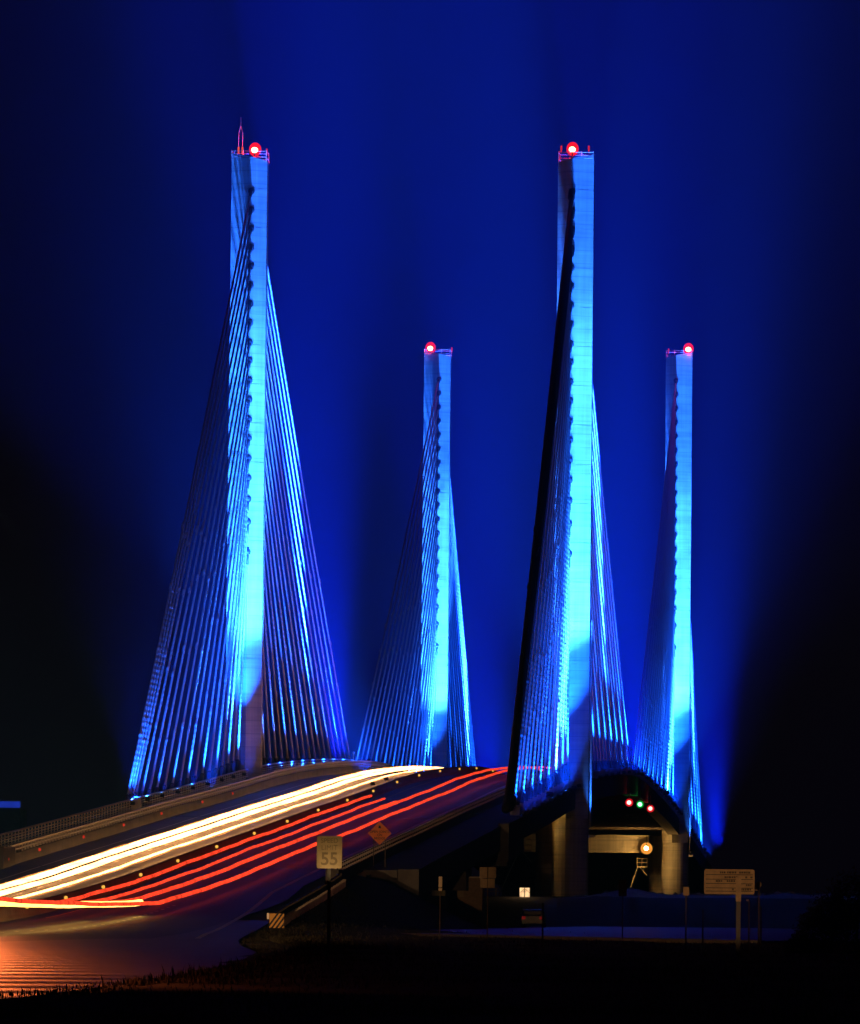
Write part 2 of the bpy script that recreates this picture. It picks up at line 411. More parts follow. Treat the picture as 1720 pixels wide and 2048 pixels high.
# ------------------------------------------------------------------ barriers
jersey = [(-.3, 0), (.3, 0), (.3, .08), (.16, .33), (.10, .86), (-.10, .86), (-.16, .33), (-.3, .08)]
med = thing('median_barrier', 'long grey concrete barrier with amber reflectors between the two carriageways', 'barrier', (-.3, -360, 0))
def place(o, par): o.parent = par; o.matrix_parent_inverse = Matrix.Translation(-Vector(par.location)); return o
y = -352.0
while y < 520:
    o = MB().sweep(jersey, [(-.3, q, R(q) + .0) for q in frange(y + .02, y + 5.96, 2)]).build('barrier_segment', 'concrete'); place(o, med); y += 6
rf = [-348, -328, -307, -285, -261, -235, -205, -173, -142, -110, -77, -45, -13, 19, 52, 85, 116, 148]
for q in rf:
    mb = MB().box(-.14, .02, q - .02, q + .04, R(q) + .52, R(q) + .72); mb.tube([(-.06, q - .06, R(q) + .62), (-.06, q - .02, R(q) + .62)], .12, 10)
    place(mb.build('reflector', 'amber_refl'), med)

lb = thing('roadside_barrier', 'pale concrete roadside parapet with double steel rail on the left carriageway', 'barrier', (-12.9, -232, 0))
y = -229.0
para = [(-.25, 0), (.25, 0), (.2, .78), (-.2, .78)]
while y < 520:
    place(MB().sweep(para, [(-12.85, q, R(q)) for q in frange(y + .03, y + 5.97, 3)]).build('parapet_panel', 'concrete'), lb); y += 6
for hz, rr in ((1.02, .05), (1.32, .075)):
    place(MB().sweep([(-rr, -rr), (rr, -rr), (rr, rr), (-rr, rr)], [(-12.85, q, R(q) + hz) for q in frange(-229, 520, 6)]).build('steel_rail', 'galv'), lb)
pst = MB().box(-.07, .07, -.10, .10, .78, 1.38); o0 = pst.build('rail_post', 'galv'); me_p = o0.data; bpy.data.objects.remove(o0)
for q in frange(-228, 300, 2.0)[:265]:
    o = bpy.data.objects.new('rail_post', me_p); C.objects.link(o); o.location = (-12.85, q, R(q)); place(o, lb)
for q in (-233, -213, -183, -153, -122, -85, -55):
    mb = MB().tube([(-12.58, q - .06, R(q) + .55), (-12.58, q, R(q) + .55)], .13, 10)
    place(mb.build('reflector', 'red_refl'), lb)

orl = thing('pedestrian_railing', 'tall steel pedestrian railing with many horizontal bars along the left edge', 'railing', (-16.1, -240, 0))
y0, y1 = -262, 520
for hz, rr in ((.22, .03), (.42, .03), (.62, .03), (.82, .03), (1.02, .04), (1.32, .065)):
    place(MB().sweep([(-rr, -rr), (rr, -rr), (rr, rr), (-rr, rr)], [(-15.9, q, R(q) + .2 + hz) for q in frange(y0, y1, 6)]).build('railing_bar', 'galv'), orl)
o0 = MB().box(-.04, .04, -.05, .05, 0.0, 1.52).build('railing_post', 'galv'); me_r = o0.data; bpy.data.objects.remove(o0)
for q in frange(y0, 300, 2.2)[:256]:
    o = bpy.data.objects.new('railing_post', me_r); C.objects.link(o); o.location = (-15.9, q, R(q) + .05); place(o, orl)
place(MB().sweep([(-.15, -.2), (.15, -.2), (.15, .1), (-.15, .1)], [(-15.95, q, R(q) + .15) for q in frange(y0, y1, 6)]).build('kerb', 'concrete'), orl)
mb = MB().box(-16.1, -15.3, -113.3, -112.2, R(-113), R(-113) + 1.72)
tag(mb.build('concrete_pilaster', mat('pilaster_paint', (.8, .72, .5), .7, noise=.1, nscale=2)), 'cream concrete pilaster rising from the railing where the left stays begin', 'pilaster')
mb = MB().tube([(-15.7, 135, R(135)), (-15.7, 135, R(135) + 2.3)], .05, 6); mb.box(-15.78, -15.62, 134.9, 135.1, R(135) + 2.3, R(135) + 2.5)
tag(mb.build('marker_pole', 'galv'), 'thin pale pole on the crest of the bridge between the left towers', 'pole')

rb = thing('edge_barrier', 'dark parapet with steel rails along the right edge of the bridge', 'barrier', (12.9, -232, 0))
y = -256.0
while y < 520:
    place(MB().sweep([(-.22, -.1), (.22, -.1), (.16, .62), (-.16, .62)], [(12.85, q, R(q)) for q in frange(y + .03, y + 5.97, 3)]).build('parapet_panel', 'girder'), rb); y += 6
for hz in (.86, 1.16):
    place(MB().sweep([(-.05, -.05), (.05, -.05), (.05, .05), (-.05, .05)], [(12.85, q, R(q) + hz) for q in frange(-256, 520, 6)]).build('steel_rail', 'weather'), rb)
for q in frange(-255, 200, 2.0)[:228]:
    o = bpy.data.objects.new('rail_post', me_p); C.objects.link(o); o.location = (12.85, q, R(q) - .16); place(o, rb)
# W-beam guardrail
gr = thing('guardrail', 'curving steel guardrail leading up to the right bridge parapet', 'guardrail', (15, -300, 0))
gp = [(16.5, -347), (15.4, -327), (14.7, -306), (14.1, -283), (13.6, -262), (13.1, -256)]
gx = lambda q: lerp([p[1] for p in gp], [p[0] for p in gp], q)
wb = [(-.03, .42), (.05, .48), (.05, .56), (-.03, .60), (.05, .66), (.05, .74), (-.03, .80), (-.06, .80), (-.06, .42)]
q = -347.0
while q < -257:
    e = min(q + 3.9, -256)
    place(MB().sweep(wb, [(gx(t), t, R(t)) for t in frange(q, e, 1.3)]).build('rail_panel', 'weather'), gr); q += 3.81
q = -346.0
while q < -257:
    place(MB().box(gx(q) + .05, gx(q) + .25, q - .09, q + .09, R(q) - .6, R(q) + .78).build('post', 'wood'), gr); q += 1.9
# pale lower rub rail facing the field
q = -343.0
while q < -260:
    place(MB().box(gx(q) + .08, gx(q) + .50, q, q + .06, R(q) - .05, R(q) + .42).build('offset_plate', 'galv'), gr); q += 1.2
# hazard panel at the guardrail end
hp = thing('hazard_panel', 'yellow and black striped hazard panel on the end of the guardrail', 'hazard marker', (16.7, -347.5, R(-347)))
MB().box(-.42, .42, -.06, 0, -.05, .78).build('panel', 'yellow_face', hp)
for k in range(4):
    a = -.42 + k * .26
    mb = MB(); b_ = 0
    pts = [(max(-.42, a - .1), -.068), ]
    x0, x1 = a - .18, a + .42
    z0, z1 = -.05, .78
    w = .13
    quad = [(x0, z0), (x0 + w, z0), (x1 + w, z1), (x1, z1)]
    # clip in x
    def clip(poly, lim, sgn):
        out = []
        for i in range(len(poly)):
            p, r_ = poly[i], poly[(i + 1) % len(poly)]
            ip, ir = sgn * p[0] <= sgn * lim, sgn * r_[0] <= sgn * lim
            if ip: out.append(p)
            if ip != ir:
                t = (lim - p[0]) / (r_[0] - p[0]); out.append((lim, p[1] + t * (r_[1] - p[1])))
        return out
    quad = clip(clip(quad, .42, 1), -.42, -1)
    if len(quad) >= 3:
        nq = len(quad)
        mb.v = [(x, -.075, z) for x, z in quad] + [(x, -.06, z) for x, z in quad]
        mb.f = [tuple(range(nq))] + [(i, (i + 1) % nq, (i + 1) % nq + nq, i + nq) for i in range(nq)]
        mb.build('stripe', 'black_ink', hp)
MB().box(-.55, -.42, -.3, .3, .45, .80).build('end_shoe', 'galv', hp)
# barrier end block
mb = MB().box(12.5, 13.4, -259.5, -256.1, R(-258) - .4, R(-258) + 1.0)
tag(mb.build('parapet_end_block', 'girder'), 'dark concrete block ending the right parapet where the guardrail meets it', 'end block')
mb = MB().box(-13.4, -12.5, -236, -229.1, R(-233) - .3, R(-233) + 1.45)
tag(mb.build('parapet_end_block', 'girder'), 'tall dark concrete block starting the left parapet beside the railing', 'end block')

# ------------------------------------------------------------------ pylons, stays, floodlights
anchor_z = [71.9, 70.0, 68.1, 66.2, 64.3, 62.4, 60.5, 58.6, 56.6, 54.8, 52.8, 50.9, 48.9, 47.0, 45.0, 43.0, 40.9, 38.6, 35.6]
back_a = [114.0, 112.0, 109.6, 107.0, 101.5, 95, 88.5, 81.5, 74.3, 67, 60, 52.5, 45.2, 38, 31, 24.6, 18.4, 12.5, 7.0]
main_a = [141.5, 134.2, 126.9, 119.6, 112.3, 105, 97.7, 90.4, 83.1, 75.8, 68.5, 61.2, 53.9, 46.6, 39.3, 32, 24.7, 17.4, 10.1]
YC = {0: 0.0, 1: 290.0}
LAB = {(-1, 0): 'tall near left bridge tower carrying a thin antenna beside its red beacon',
       (1, 0): 'tall near right bridge tower with unlit stays, painted black, running down its left',
       (-1, 1): 'shorter looking far bridge tower standing behind the white headlight streaks',
       (1, 1): 'far bridge tower at the right end above the orange lamp and wide sign'}
ORD = ['first', 'second', 'third', 'fourth', 'fifth', 'sixth', 'seventh', 'eighth', 'ninth', 'tenth']
TN = {(-1, 0): 'near left', (-1, 1): 'far left', (1, 0): 'near right', (1, 1): 'far right'}
def floodlight(loc, target, watts, size, blend, label, group, colr=BLUE, radius=.2, scale=1.0):
    t = thing('floodlight', label, 'floodlight', loc, group)
    d = (Vector(target) - Vector(loc)).normalized(); t.rotation_euler = d.to_track_quat('-Z', 'Y').to_euler()
    s = scale
    if 'housing' not in fl:
        a = MB().box(-.28, .28, -.22, .22, .03, .30).build('housing', 'dark'); fl['housing'] = a.data; bpy.data.objects.remove(a)
        a = MB().box(-.34, -.29, -.05, .05, -.05, .42); a.box(.29, .34, -.05, .05, -.05, .42); a.box(-.34, .34, -.05, .05, .42, .48)
        a = a.build('bracket', 'dark'); fl['bracket'] = a.data; bpy.data.objects.remove(a)
    for k in ('housing', 'bracket'):
        part(fl[k], k, t)
    l = bpy.data.lights.new('lamp', 'SPOT'); l.energy = watts; l.color = colr; l.shadow_soft_size = radius
    l.spot_size = math.radians(size); l.spot_blend = blend
    o = bpy.data.objects.new('lamp', l); C.objects.link(o); o.parent = t; o.location = (0, 0, -.06)
    return t
fl = {}
for far in (0, 1):
    for side in (-1, 1):
        yc = YC[far]
        t = thing('bridge_tower', LAB[(side, far)], 'bridge tower', (side * 16.5, yc, 0), 'four concrete towers of the stayed bridge')
        # local frame; outward = side
        def outline(hw, dep, nose):
            nx = -side * .37
            pts = [(-hw, -dep * .55), (nx, -dep - nose), (hw, -dep * .55), (hw, dep * .55), (nx, dep + nose), (-hw, dep * .55)]
            return pts
        HW = 1.80; DEP = 1.75; NOSE = .45
        ztop = lambda x, y: 75.4 + side * x * .22
        lift_z = [R(yc) - 3.2]
        while lift_z[-1] < 71: lift_z.append(lift_z[-1] + 3.95)
        for i, z in enumerate(lift_z):
            top = lift_z[i + 1] if i + 1 < len(lift_z) else ztop
            mb = MB().prism(outline(HW, DEP, NOSE), z + (.03 if i else 0), (top - .03) if not callable(top) else top)
            mb.build('concrete_lift', 'pylon', t)
        core = MB().prism(outline(HW - .05, DEP - .05, NOSE), lift_z[0], 73.0); core.build('core', 'pylon', t)
        # legs below the deck: two round columns side by side in the line of the bridge
        MB().tube([(0, 0, -3), (0, 0, R(yc) - 3.2)], 1.83, 28).build('lower_column', 'pylon', t)
        MB().tube([(-side * 2.1, 7.0, -3), (-side * 2.1, 7.0, R(yc) - 2.2)], 1.75, 28).build('lower_column', 'pylon', t)
        if side == 1:
            MB().box(-29.6, -3.6, -1.3, 1.3, R(yc) - 4.6, R(yc) - 2.2).build('cross_beam', 'pylon', t)
        # top platform railing
        zb = 75.0
        for hz, in ((.35,), (.95,)):
            zz = zb + hz
            mb = MB(); ring = [(-1.75, -1.5), (1.75, -1.5), (1.75, 1.5), (-1.75, 1.5), (-1.75, -1.5)]
            for a, b in zip(ring[:-1], ring[1:]): mb.tube([(a[0], a[1], zz), (b[0], b[1], zz)], .035, 5)
            mb.build('handrail', 'galv', t)
        for (px, py) in ((-1.75, -1.5), (-.6, -1.5), (.6, -1.5), (1.75, -1.5), (1.75, 1.5), (-1.75, 1.5)):
            MB().tube([(px, py, 74.9), (px, py, 76.05)], .04, 5).build('railing_post', 'galv', t)
        # stays
        nose_y = DEP + NOSE
        nx = -side * .37
        for fan in (-1, 1):
            aa = back_a if ((fan < 0) != bool(far)) else main_a
            for i, (a, z) in enumerate(zip(aa, anchor_z)):
                ya = fan * a; zd = R(yc + ya) + 1.0
                p0 = Vector((nx * .9, fan * (nose_y - .1), z)); p1 = Vector((0, ya, zd))
                black = (side == 1 and far == 0 and fan == -1 and i < 4)
                r = (.21 if black else .11)
                L = (p1 - p0).length
                mb = MB(); mb.tube([p0, p0.lerp(p1, .5) - Vector((0, 0, L * .004)), p1], r, 8, cap=False)
                d = (p1 - p0).normalized()
                for q in [13.0 * k + random.uniform(-3, 3) for k in (1, 2, 3, 4)]:          # pipe couplers
                    if q < L - 10: 
                        c = p1 - d * q; mb.tube([c - d * .5, c - d * .3, c + d * .3, c + d * .5], [r * .98, r * 1.14, r * 1.14, r * .98], 8, cap=False)
                mb.build('stay_cable', 'unlit_stay' if black else 'stay', t, smooth=True)
                mb = MB().tube([p0 - d * .35, p0 + d * 1.5], r * 1.7, 8); mb.ball(tuple(p0 + d * .15), .36, 10, 6)
                mb.build('stay_socket', 'unlit_stay' if black else 'anchor', t, smooth=True)
                mb = MB().tube([p1 - d * 1.5, p1 + d * .3], r * 1.6, 8); mb.tube([p1 - d * 1.6, p1 - d * 1.45], r * 2.0, 8)
                mb.build('guide_pipe', 'unlit_stay' if black else 'anchor', t, smooth=True)
                lit = (i % 2 == 0) if not black else False
                if i >= 4 or not (aa is back_a) or i == 0:
                    # anchor box on the edge of the girder
                    yy = yc + ya; zz = R(yy)
                    if not black:
                        mb = MB(); bw = .48; 
                        o_ = [(side * 16.5 - .05, yy - bw * .62, zz - .9), ]
                        mb.v = [(-.32, -.32, -.35), (.32, -.32, -.35), (.32, .32, -.35), (-.32, .32, -.35), (-.5, -.5, .80), (.5, -.5, .80), (.5, .5, .80), (-.5, .5, .80)]
                        mb.f = [(0, 3, 2, 1), (4, 5, 6, 7), (0, 1, 5, 4), (1, 2, 6, 5), (2, 3, 7, 6), (3, 0, 4, 7)]
                        o = mb.build('anchor_box', 'anchor_box', deck); o.location = (side * 16.6, yy, zz - 8)
                if lit:
                    yy = yc + ya
                    vis = 1.0
                    cam_side = -1.0
                    lx = side * 16.5 + (1.55 if side > 0 else 1.1)
                    base_p = Vector((side * 16.5 + .85, yy - 2.0, R(yy) + (1.2 if fan < 0 else .3)))
                    if side > 0: base_p = Vector((17.75, yy - 2.3, R(yy) + .35))
                    tgt = Vector((side * 16.5, yc + fan * (nose_y + .0), z)).lerp(Vector((side * 16.5, yy, R(yy))), .70)
                    w = STAY_W * (1.0 if (fan < 0) else (.8 if far == 0 else .9))
                    w *= random.choice((.6, .85, 1.0, 1.25))
                    floodlight(tuple(base_p), tuple(tgt), w, 32 if side < 0 else 36, .9,
                               'blue floodlight at foot of %s lit stay from %s tower, %s side' % (ORD[(len(aa) - 1 - i) // 2], TN[(side, far)], 'near' if fan < 0 else 'far'),
                               'blue floodlights at the feet of the stays', STAYBLUE, radius=.15).scale = (.6, .6, .6)
# main tower floodlights: they light the camera-side faces from about z = 27 up and go on into the haze above
names = {(-1, 0): 'near left', (-1, 1): 'far left', (1, 0): 'near right', (1, 1): 'far right'}
for far in (0, 1):
    for side in (-1, 1):
        yc = YC[far]
        for k, dy in enumerate((16, 24, 34)):
            fx = 17.6 if side > 0 else (-1.0, -13.9, -1.0)[k]
            loc = (fx, yc - dy, R(yc - dy) + (.4 if side > 0 else 1.1))
            horiz = math.hypot(loc[0] - side * 16.5, dy)
            a0 = math.atan2((27.5 - loc[2]), horiz); half = math.radians(17.5)
            tgt = (side * 16.5, yc, loc[2] + horiz * math.tan(a0 + half * .92))
            floodlight(loc, tgt, TOWER_W / 3 * (dy / 60) ** 2 * 1.6* 1.0, 35, .5, '%s blue floodlight aimed at the camera side of the %s tower' % (('nearest', 'middle', 'outermost')[k], names[(side, far)]), None, radius=.3).scale = (.7, .7, .7)
        loc = (17.6 if side > 0 else -13.9, yc - 62, R(yc - 62) + 1.0)
        floodlight(loc, (side * 16.5, yc, 69), TOWER_W * .2, 26, .8, 'far-set blue floodlight aimed at the upper half of the %s tower' % names[(side, far)], None, radius=.3)
        # strong floods beyond the tower, aimed back up along the stays and past the top into the haze
        for k, dy in enumerate((88,)):
            loc = (side * 16.5 + 3.0, yc + dy, R(yc + dy) + (.5 if side > 0 else 1.2))
            floodlight(loc, (side * 16.5 + .5, yc + 2, 92), BEAM_W * (.62 if side > 0 else 1), 19, 1.0, '%s blue floodlight beyond the %s tower aimed back up its stays' % (('nearest', 'middle', 'outermost')[k], names[(side, far)]), None, DEEP, radius=1.0)
# floods under the deck that graze the outer faces of the right-hand legs
for far in (0, 1):
    yc = YC[far]; z = R(yc) - 4.3
    tag(MB().tube([(18.5, yc - .75, z + .2), (18.5, yc - .75, z + 21)], .11, 8).build('added_glow_pipe', 'stay', smooth=True), 'thin vertical pipe added to catch blue light on the %s right tower leg' % ('near' if far == 0 else 'far'), 'pipe')  # pipe added so the floodlit strip on the leg shows
    floodlight((18.85, yc - 1.35, z), (18.5, yc - .75, z + 11), 7000, 26, .8, 'blue floodlight on the outer face of the %s right tower leg' % ('near' if far == 0 else 'far'), None, radius=.12)
    tag(MB().box(18.35, 18.95, yc - .9, yc + .4, z - .75, z - .5).build('lamp_bracket', 'galv'), 'steel bracket holding a blue floodlight on the %s right tower leg' % ('near' if far == 0 else 'far'), 'bracket')

# ------------------------------------------------------------------ red beacons and antenna
for (x, y, z, lab) in ((-16.03, -.4, 76.14, 'red beacon lamp on top of the near left tower'), (16.08, -.4, 76.32, 'red beacon lamp on top of the near right tower'),
                       (-17.52, 289.6, 76.15, 'red beacon lamp on top of the far left tower'), (17.73, 289.6, 76.2, 'red beacon lamp on top of the far right tower')):
    t = thing('beacon_lamp', lab, 'beacon', (x, y, z), 'red beacons on the tower tops')
    k = 1.0 if y < 100 else 1.15
    MB().ball((0, -.12, 0), .34 * k, 14, 10, .85).build('bulb', 'beacon_core', t, smooth=True)
    MB().ball((0, .55, .12), .62 * k, 16, 12, 1.15).build('lens', 'beacon', t, smooth=True)  # glowing ball behind the bulb, drawn as its red halo
    MB().tube([(0, 0, -1.1), (0, 0, -.3)], .08, 8).build('stem', 'dark', t)
    lamp('lamp', 'POINT', (x, y - .9, z - .1), 700, (1, .02, .04), t, radius=.3)
t = thing('antenna', 'thin lattice antenna mast standing on the near left tower top', 'antenna', (-17.5, 0, 75.6))
for dx in (-.2, .2):
    MB().tube([(dx, 0, 0), (dx, 0, 2.3), (0 if dx < 0 else 0.02, 0, 3.0)], .03, 5).build('rod', 'galv', t)
    MB().tube([(dx, -.05, .25), (dx, -.05, .9)], .09, 8).build('red_lamp', emit('antenna_red_%d' % (dx > 0), (1, .12, .03), .9), t)
MB().tube([(0, 0, 2.9), (0, 0, 3.9)], .02, 5).build('whip', 'galv', t)
# small obstruction lamps at the rim
for (x, y, z) in ((-14.71, -1.4, 75.95), (15.02, -1.4, 76.36), (17.79, -1.4, 76.37), (-14.51, 288.6, 75.99), (15.08, 288.6, 76.0)):
    nm = {-14.71: 'inner corner of the near left tower top', 15.02: 'inner corner of the near right tower top', 17.79: 'outer corner of the near right tower top', -14.51: 'inner corner of the far left tower top', 15.08: 'inner corner of the far right tower top'}[x]
    tag(MB().tube([(x, y, z - .5), (x, y, z - .1), (x, y, z + .25)], [.03, .09, .09], 8).build('rim_lamp', emit('rim_red', (1, .03, .06), .7)), 'small dim red lamp on the ' + nm, 'lamp')
# navigation lights under midspan
for (y, c, lab) in ((119.2, 'red', 'red navigation light left of the green one under midspan'), (150.1, 'green', 'green navigation light hanging under midspan'), (181.5, 'red', 'red navigation light right of the green one under midspan')):
    z = {119.2: 12.2, 150.1: 12.4, 181.5: 12.3}[y]
    t = thing('navigation_light', lab, 'navigation light', (17.35, y, z), 'navigation lights below midspan')
    MB().ball((0, -.1, 0), .26, 12, 8).build('bulb', 'nav_' + c, t, smooth=True)
    MB().ball((0, .4, 0), .46, 14, 10).build('lens', 'nav_%s_g' % c, t, smooth=True)  # ball behind the bulb drawn as its halo
    MB().tube([(0, .1, .2), (0, .1, 1.6)], .05, 6).build('hanger', 'dark', t)
    lamp('lamp', 'POINT', (17.35, y - .6, z), 60, (1, .02, .03) if c == 'red' else (.02, 1, .12), t, radius=.2)

# ------------------------------------------------------------------ inspection platforms and sodium lamps under the deck
for (y, x1, zb, lab) in ((0, 12.65, 5.75, 'steel inspection platform and ladder beside the near right tower column'), (290, 12.7, 5.75, 'steel inspection platform under the orange lamp at the far right column')):
    t = thing('inspection_platform', lab, 'platform', (x1, y, zb), 'inspection platforms on the tower columns')
    MB().box(-1.35, 0, -.6, .6, -.1, 0).build('floor', 'galv', t)
    for hz in (.55, 1.1):
        mb = MB(); ring = [(0, -.6), (-1.35, -.6), (-1.35, .6), (0, .6)]
        for a, b in zip(ring[:-1], ring[1:]): mb.tube([(a[0], a[1], hz), (b[0], b[1], hz)], .035, 5)
        mb.build('handrail', 'galv', t)
    for px in (-1.35, -.7, 0): MB().tube([(px, -.6, 0), (px, -.6, 1.1)], .035, 5).build('railing_post', 'galv', t)
    MB().tube([(-1.3, 0, -.1), (-3.4 if y < 10 else -2.9, 0, 1.0 - zb)], .06, 6).build('ladder_rail', 'galv', t)
    MB().tube([(-1.0, 0, -.1), (0, 0, -1.2)], .04, 6).build('brace', 'galv', t)
    lx = 12.6 if y == 0 else 12.73; lz = 8.2 if y else 7.9
    ly = y - .3 if y == 0 else 286.0
    if y == 0: lz = 8.7
    s = thing('sodium_lamp', 'bright orange lamp shining under the deck at the %s right tower' % ('near' if y == 0 else 'far'), 'lamp', (lx, ly, lz))
    MB().ball((0, -.3, 0), .30, 12, 8).build('bulb', 'sodium', s, smooth=True)
    MB().ball((0, .75, 0), .8, 14, 10).build('globe', 'sodium_g', s, smooth=True)  # emissive ball behind the bulb, painted as its glow
    MB().tube([(0, 0, .25), (0, .6, 1.6)], .05, 6).build('arm', 'dark', s)
    lamp('lamp', 'POINT', (lx - .2, ly - .9, lz - .1), 1500 if y else 1500, (1, .50, .12), s, radius=.3)

# ------------------------------------------------------------------ car light streaks
def wob(seed, amp):
    r = random.Random(seed); ph = [r.uniform(0, 6.28) for _ in range(5)]
    return lambda y: amp * (math.sin(y * .11 + ph[0]) * .5 + math.sin(y * .23 + ph[1]) * .3 + math.sin(y * .41 + ph[2]) * .2 + .12 * math.sin(y * 1.3 + ph[3]))
def streak(x, y0, y1, h, r, m, label, grp, seed, amp=.06, near=None, step=2.0):
    w = wob(seed, amp); w2 = wob(seed + 50, amp * 1.5); pts = []
    for q in frange(y0, y1, step):
        hh = h; xx = x
        if near and q < -322:
            k = (-322 - q) / 60; hh = h + near[0] * k; xx = x + near[1] * min(k, 1.5)
        pts.append((xx + w2(q), q, R(q) + hh + w(q)))
    o = MB().tube(pts, r, 6).build('light_streak', m, smooth=True)
    tag(o, label, 'light streak', grp); return o
GW = 'white headlight streaks on the left carriageway'; GR = 'red taillight streaks on the right carriageway'
hs = [(-6.5, .74, .08, 'uppermost white headlight streak on the left carriageway'), (-6.05, .70, .10, 'second white headlight streak from the top, almost merged with its neighbours'),
      (-5.2, .64, .11, 'thick white headlight streak in the middle of the left carriageway band'), (-4.8, .64, .10, 'white headlight streak just above the wider dark slit in the bright band'),
      (-3.05, .58, .085, 'lowest white headlight streak, separated by a dark slit, nearest the median')]
for i, (x, h, r, lab) in enumerate(hs):
    streak(x, -420, (140, 135, 150, 130, 95)[i], h, r, 'head', lab, GW, 10 + i, .022)
streak(-6.6, -420, 140, .80, .06, 'head_rim_glow', 'thin orange streak drawn as glow along the top edge of the white band', GW, 22, .045)
streak(-2.75, -420, 90, .55, .05, 'head_rim_glow', 'thin orange streak drawn as glow along the bottom edge of the white band', GW, 23, .045)
rs = [(1.4, -455, -68, .80, .12, 'leftmost red taillight streak beside the median, ending midway'), (3.3, -455, -77, .80, .10, 'second red taillight streak from the median, ending midway'),
      (5.2, -455, -88, .82, .13, 'third red taillight streak passing above the speed limit sign'), (7.3, -455, -196, .82, .13, 'outermost red taillight streak, broken off left of the speed limit sign'),
      (5.45, -115, 190, .82, .12, 'upper red taillight streak climbing on over the crest to the unlit black stays'), (7.6, -186, 190, .82, .12, 'lower red taillight streak climbing past the orange sign over the crest')]
for i, (x, a, b, h, r, lab) in enumerate(rs):
    streak(x, a, b, h, r, 'tail', lab, GR, 30 + i, .04, near=(.95, -1.0), step=1.5)
streak(6.2, -470, -322, .82, .2, 'tail_hot', 'hot yellow brake light streak where the red streaks merge at the left', GR, 40, .04, near=(.85, -1.2))
streak(4.6, -470, -335, .80, .16, 'tail_hot', 'yellow brake light streak under the end of the white band', GR, 41, .04, near=(.95, -1.2))

lamp('added_warm_spot', 'SPOT', (27.0, -640, -.4), 260000, (1, .5, .2), radius=.3, target=(14.6, -305, .9), size=7, blend=.9)  # added unseen spot that brightens the guardrail plates
# added unseen spot standing in for headlamps of the passing traffic
lamp('added_warm_spot', 'SPOT', (5.0, -600, -1.2), 600000, (1, .55, .25), radius=.3, target=(15, -300, 2.2), size=13, blend=.8)
lamp('added_warm_spot', 'SPOT', (47.3, -546, -1.3), 8000, (1, .5, .2), radius=.2, target=(47.7, -515, .85), size=9, blend=.6)  # unseen spot added in the field to light the wide board
for k in range(24):          # added unseen row of spots that washes the road red
    y = -650 + 11 * k; d = y + 815.35; x = 56.65 - .1197 * d - 1.2
    lamp('added_red_spot', 'SPOT', (x, y, R(y) + 2.1), (5000 if k < 6 else 9000) if k < 17 else 6000, (1, .19, .045), radius=1.1, target=(x + .4, y, R(y)), size=146, blend=1.0)
# ------------------------------------------------------------------ signs
def text(name, s, size, m, parent, loc, bold=0.0):
    c = bpy.data.curves.new(name, 'FONT'); c.body = s; c.size = size; c.align_x = 'CENTER'; c.align_y = 'CENTER'; c.extrude = .004; c.offset = bold
    tmp = bpy.data.objects.new(name, c); C.objects.link(tmp); bpy.context.view_layer.update()
    me = bpy.data.meshes.new_from_object(tmp.evaluated_get(bpy.context.evaluated_depsgraph_get()))
    bpy.data.objects.remove(tmp); me.materials.clear(); me.materials.append(M[m])
    o = bpy.data.objects.new(name, me); C.objects.link(o)
    o.parent = parent; o.location = loc; o.rotation_euler = (math.radians(90), 0, 0); return o
def rrect(w, h, r, n=5):
    pts = []
    for cx_, cz_, a0 in ((w/2 - r, h/2 - r, 0), (-w/2 + r, h/2 - r, 90), (-w/2 + r, -h/2 + r, 180), (w/2 - r, -h/2 + r, 270)):
        for k in range(n + 1):
            a = math.radians(a0 + 90 * k / n); pts.append((cx_ + r * math.cos(a), cz_ + r * math.sin(a)))
    return pts
def plate(pts, y0, y1):
    mb = MB(); n = len(pts)
    mb.v = [(x, y0, z) for x, z in pts] + [(x, y1, z) for x, z in pts]
    mb.f = [tuple(range(n)), tuple(reversed(range(n, 2 * n)))] + [(i, i + n, (i + 1) % n + n, (i + 1) % n) for i in range(n)]
    return mb
M['faded_ink'] = mat('faded_sign_ink', (.22, .17, .11), .6)
t = thing('speed_limit_sign', 'worn white speed limit 55 sign on a dark post', 'sign', (32.93, -515, 1.98))
plate(rrect(.94, 1.2, .07), -.01, .01).build('plate', 'white_sign', t)
text('lettering', 'SPEED', .24, 'faded_ink', t, (0, -.015, .42)); text('lettering', 'LIMIT', .26, 'faded_ink', t, (0, -.015, .16))
text('numerals', '55', .66, 'faded_ink', t, (0, -.015, -.27), .012)
MB().box(-.06, .06, .015, .09, -3.9, .5).build('post', 'dark', t)
MB().box(-.05, .05, -1.35, -1.2, -1.2, -1.05).build('sign_lamp', 'dark', t); MB().tube([(0, .02, -1.1), (0, -1.25, -1.12)], .025, 6).build('arm', 'dark', t)
lamp('lamp', 'SPOT', (32.95, -516.25, .95), 70, (1, .62, .25), t, radius=.05, target=(32.97, -515, 1.75), size=75, blend=.9)
t = thing('warning_sign', 'orange diamond sign reading open joints on bridge behind the right parapet', 'sign', (13.75, -226, 5.3))
t.rotation_euler = (0, 0, math.radians(4))
plate([(0, -.87), (.87, 0), (0, .87), (-.87, 0)], -.012, .012).build('plate', 'orange_sign', t)
for s_, z in (('OPEN JOINTS', .10), ('ON', -.14), ('BRIDGE', -.38)): text('lettering', s_, .24, 'black_ink', t, (0, -.018, z), .004)
plate([(-.1, .36), (.1, .36), (.06, .56), (-.06, .56)], -.02, -.012).build('symbol', 'black_ink', t)
for px in (-.42, .42): MB().box(px - .03, px + .03, .013, .08, -4.5, .3).build('post', 'weather', t)
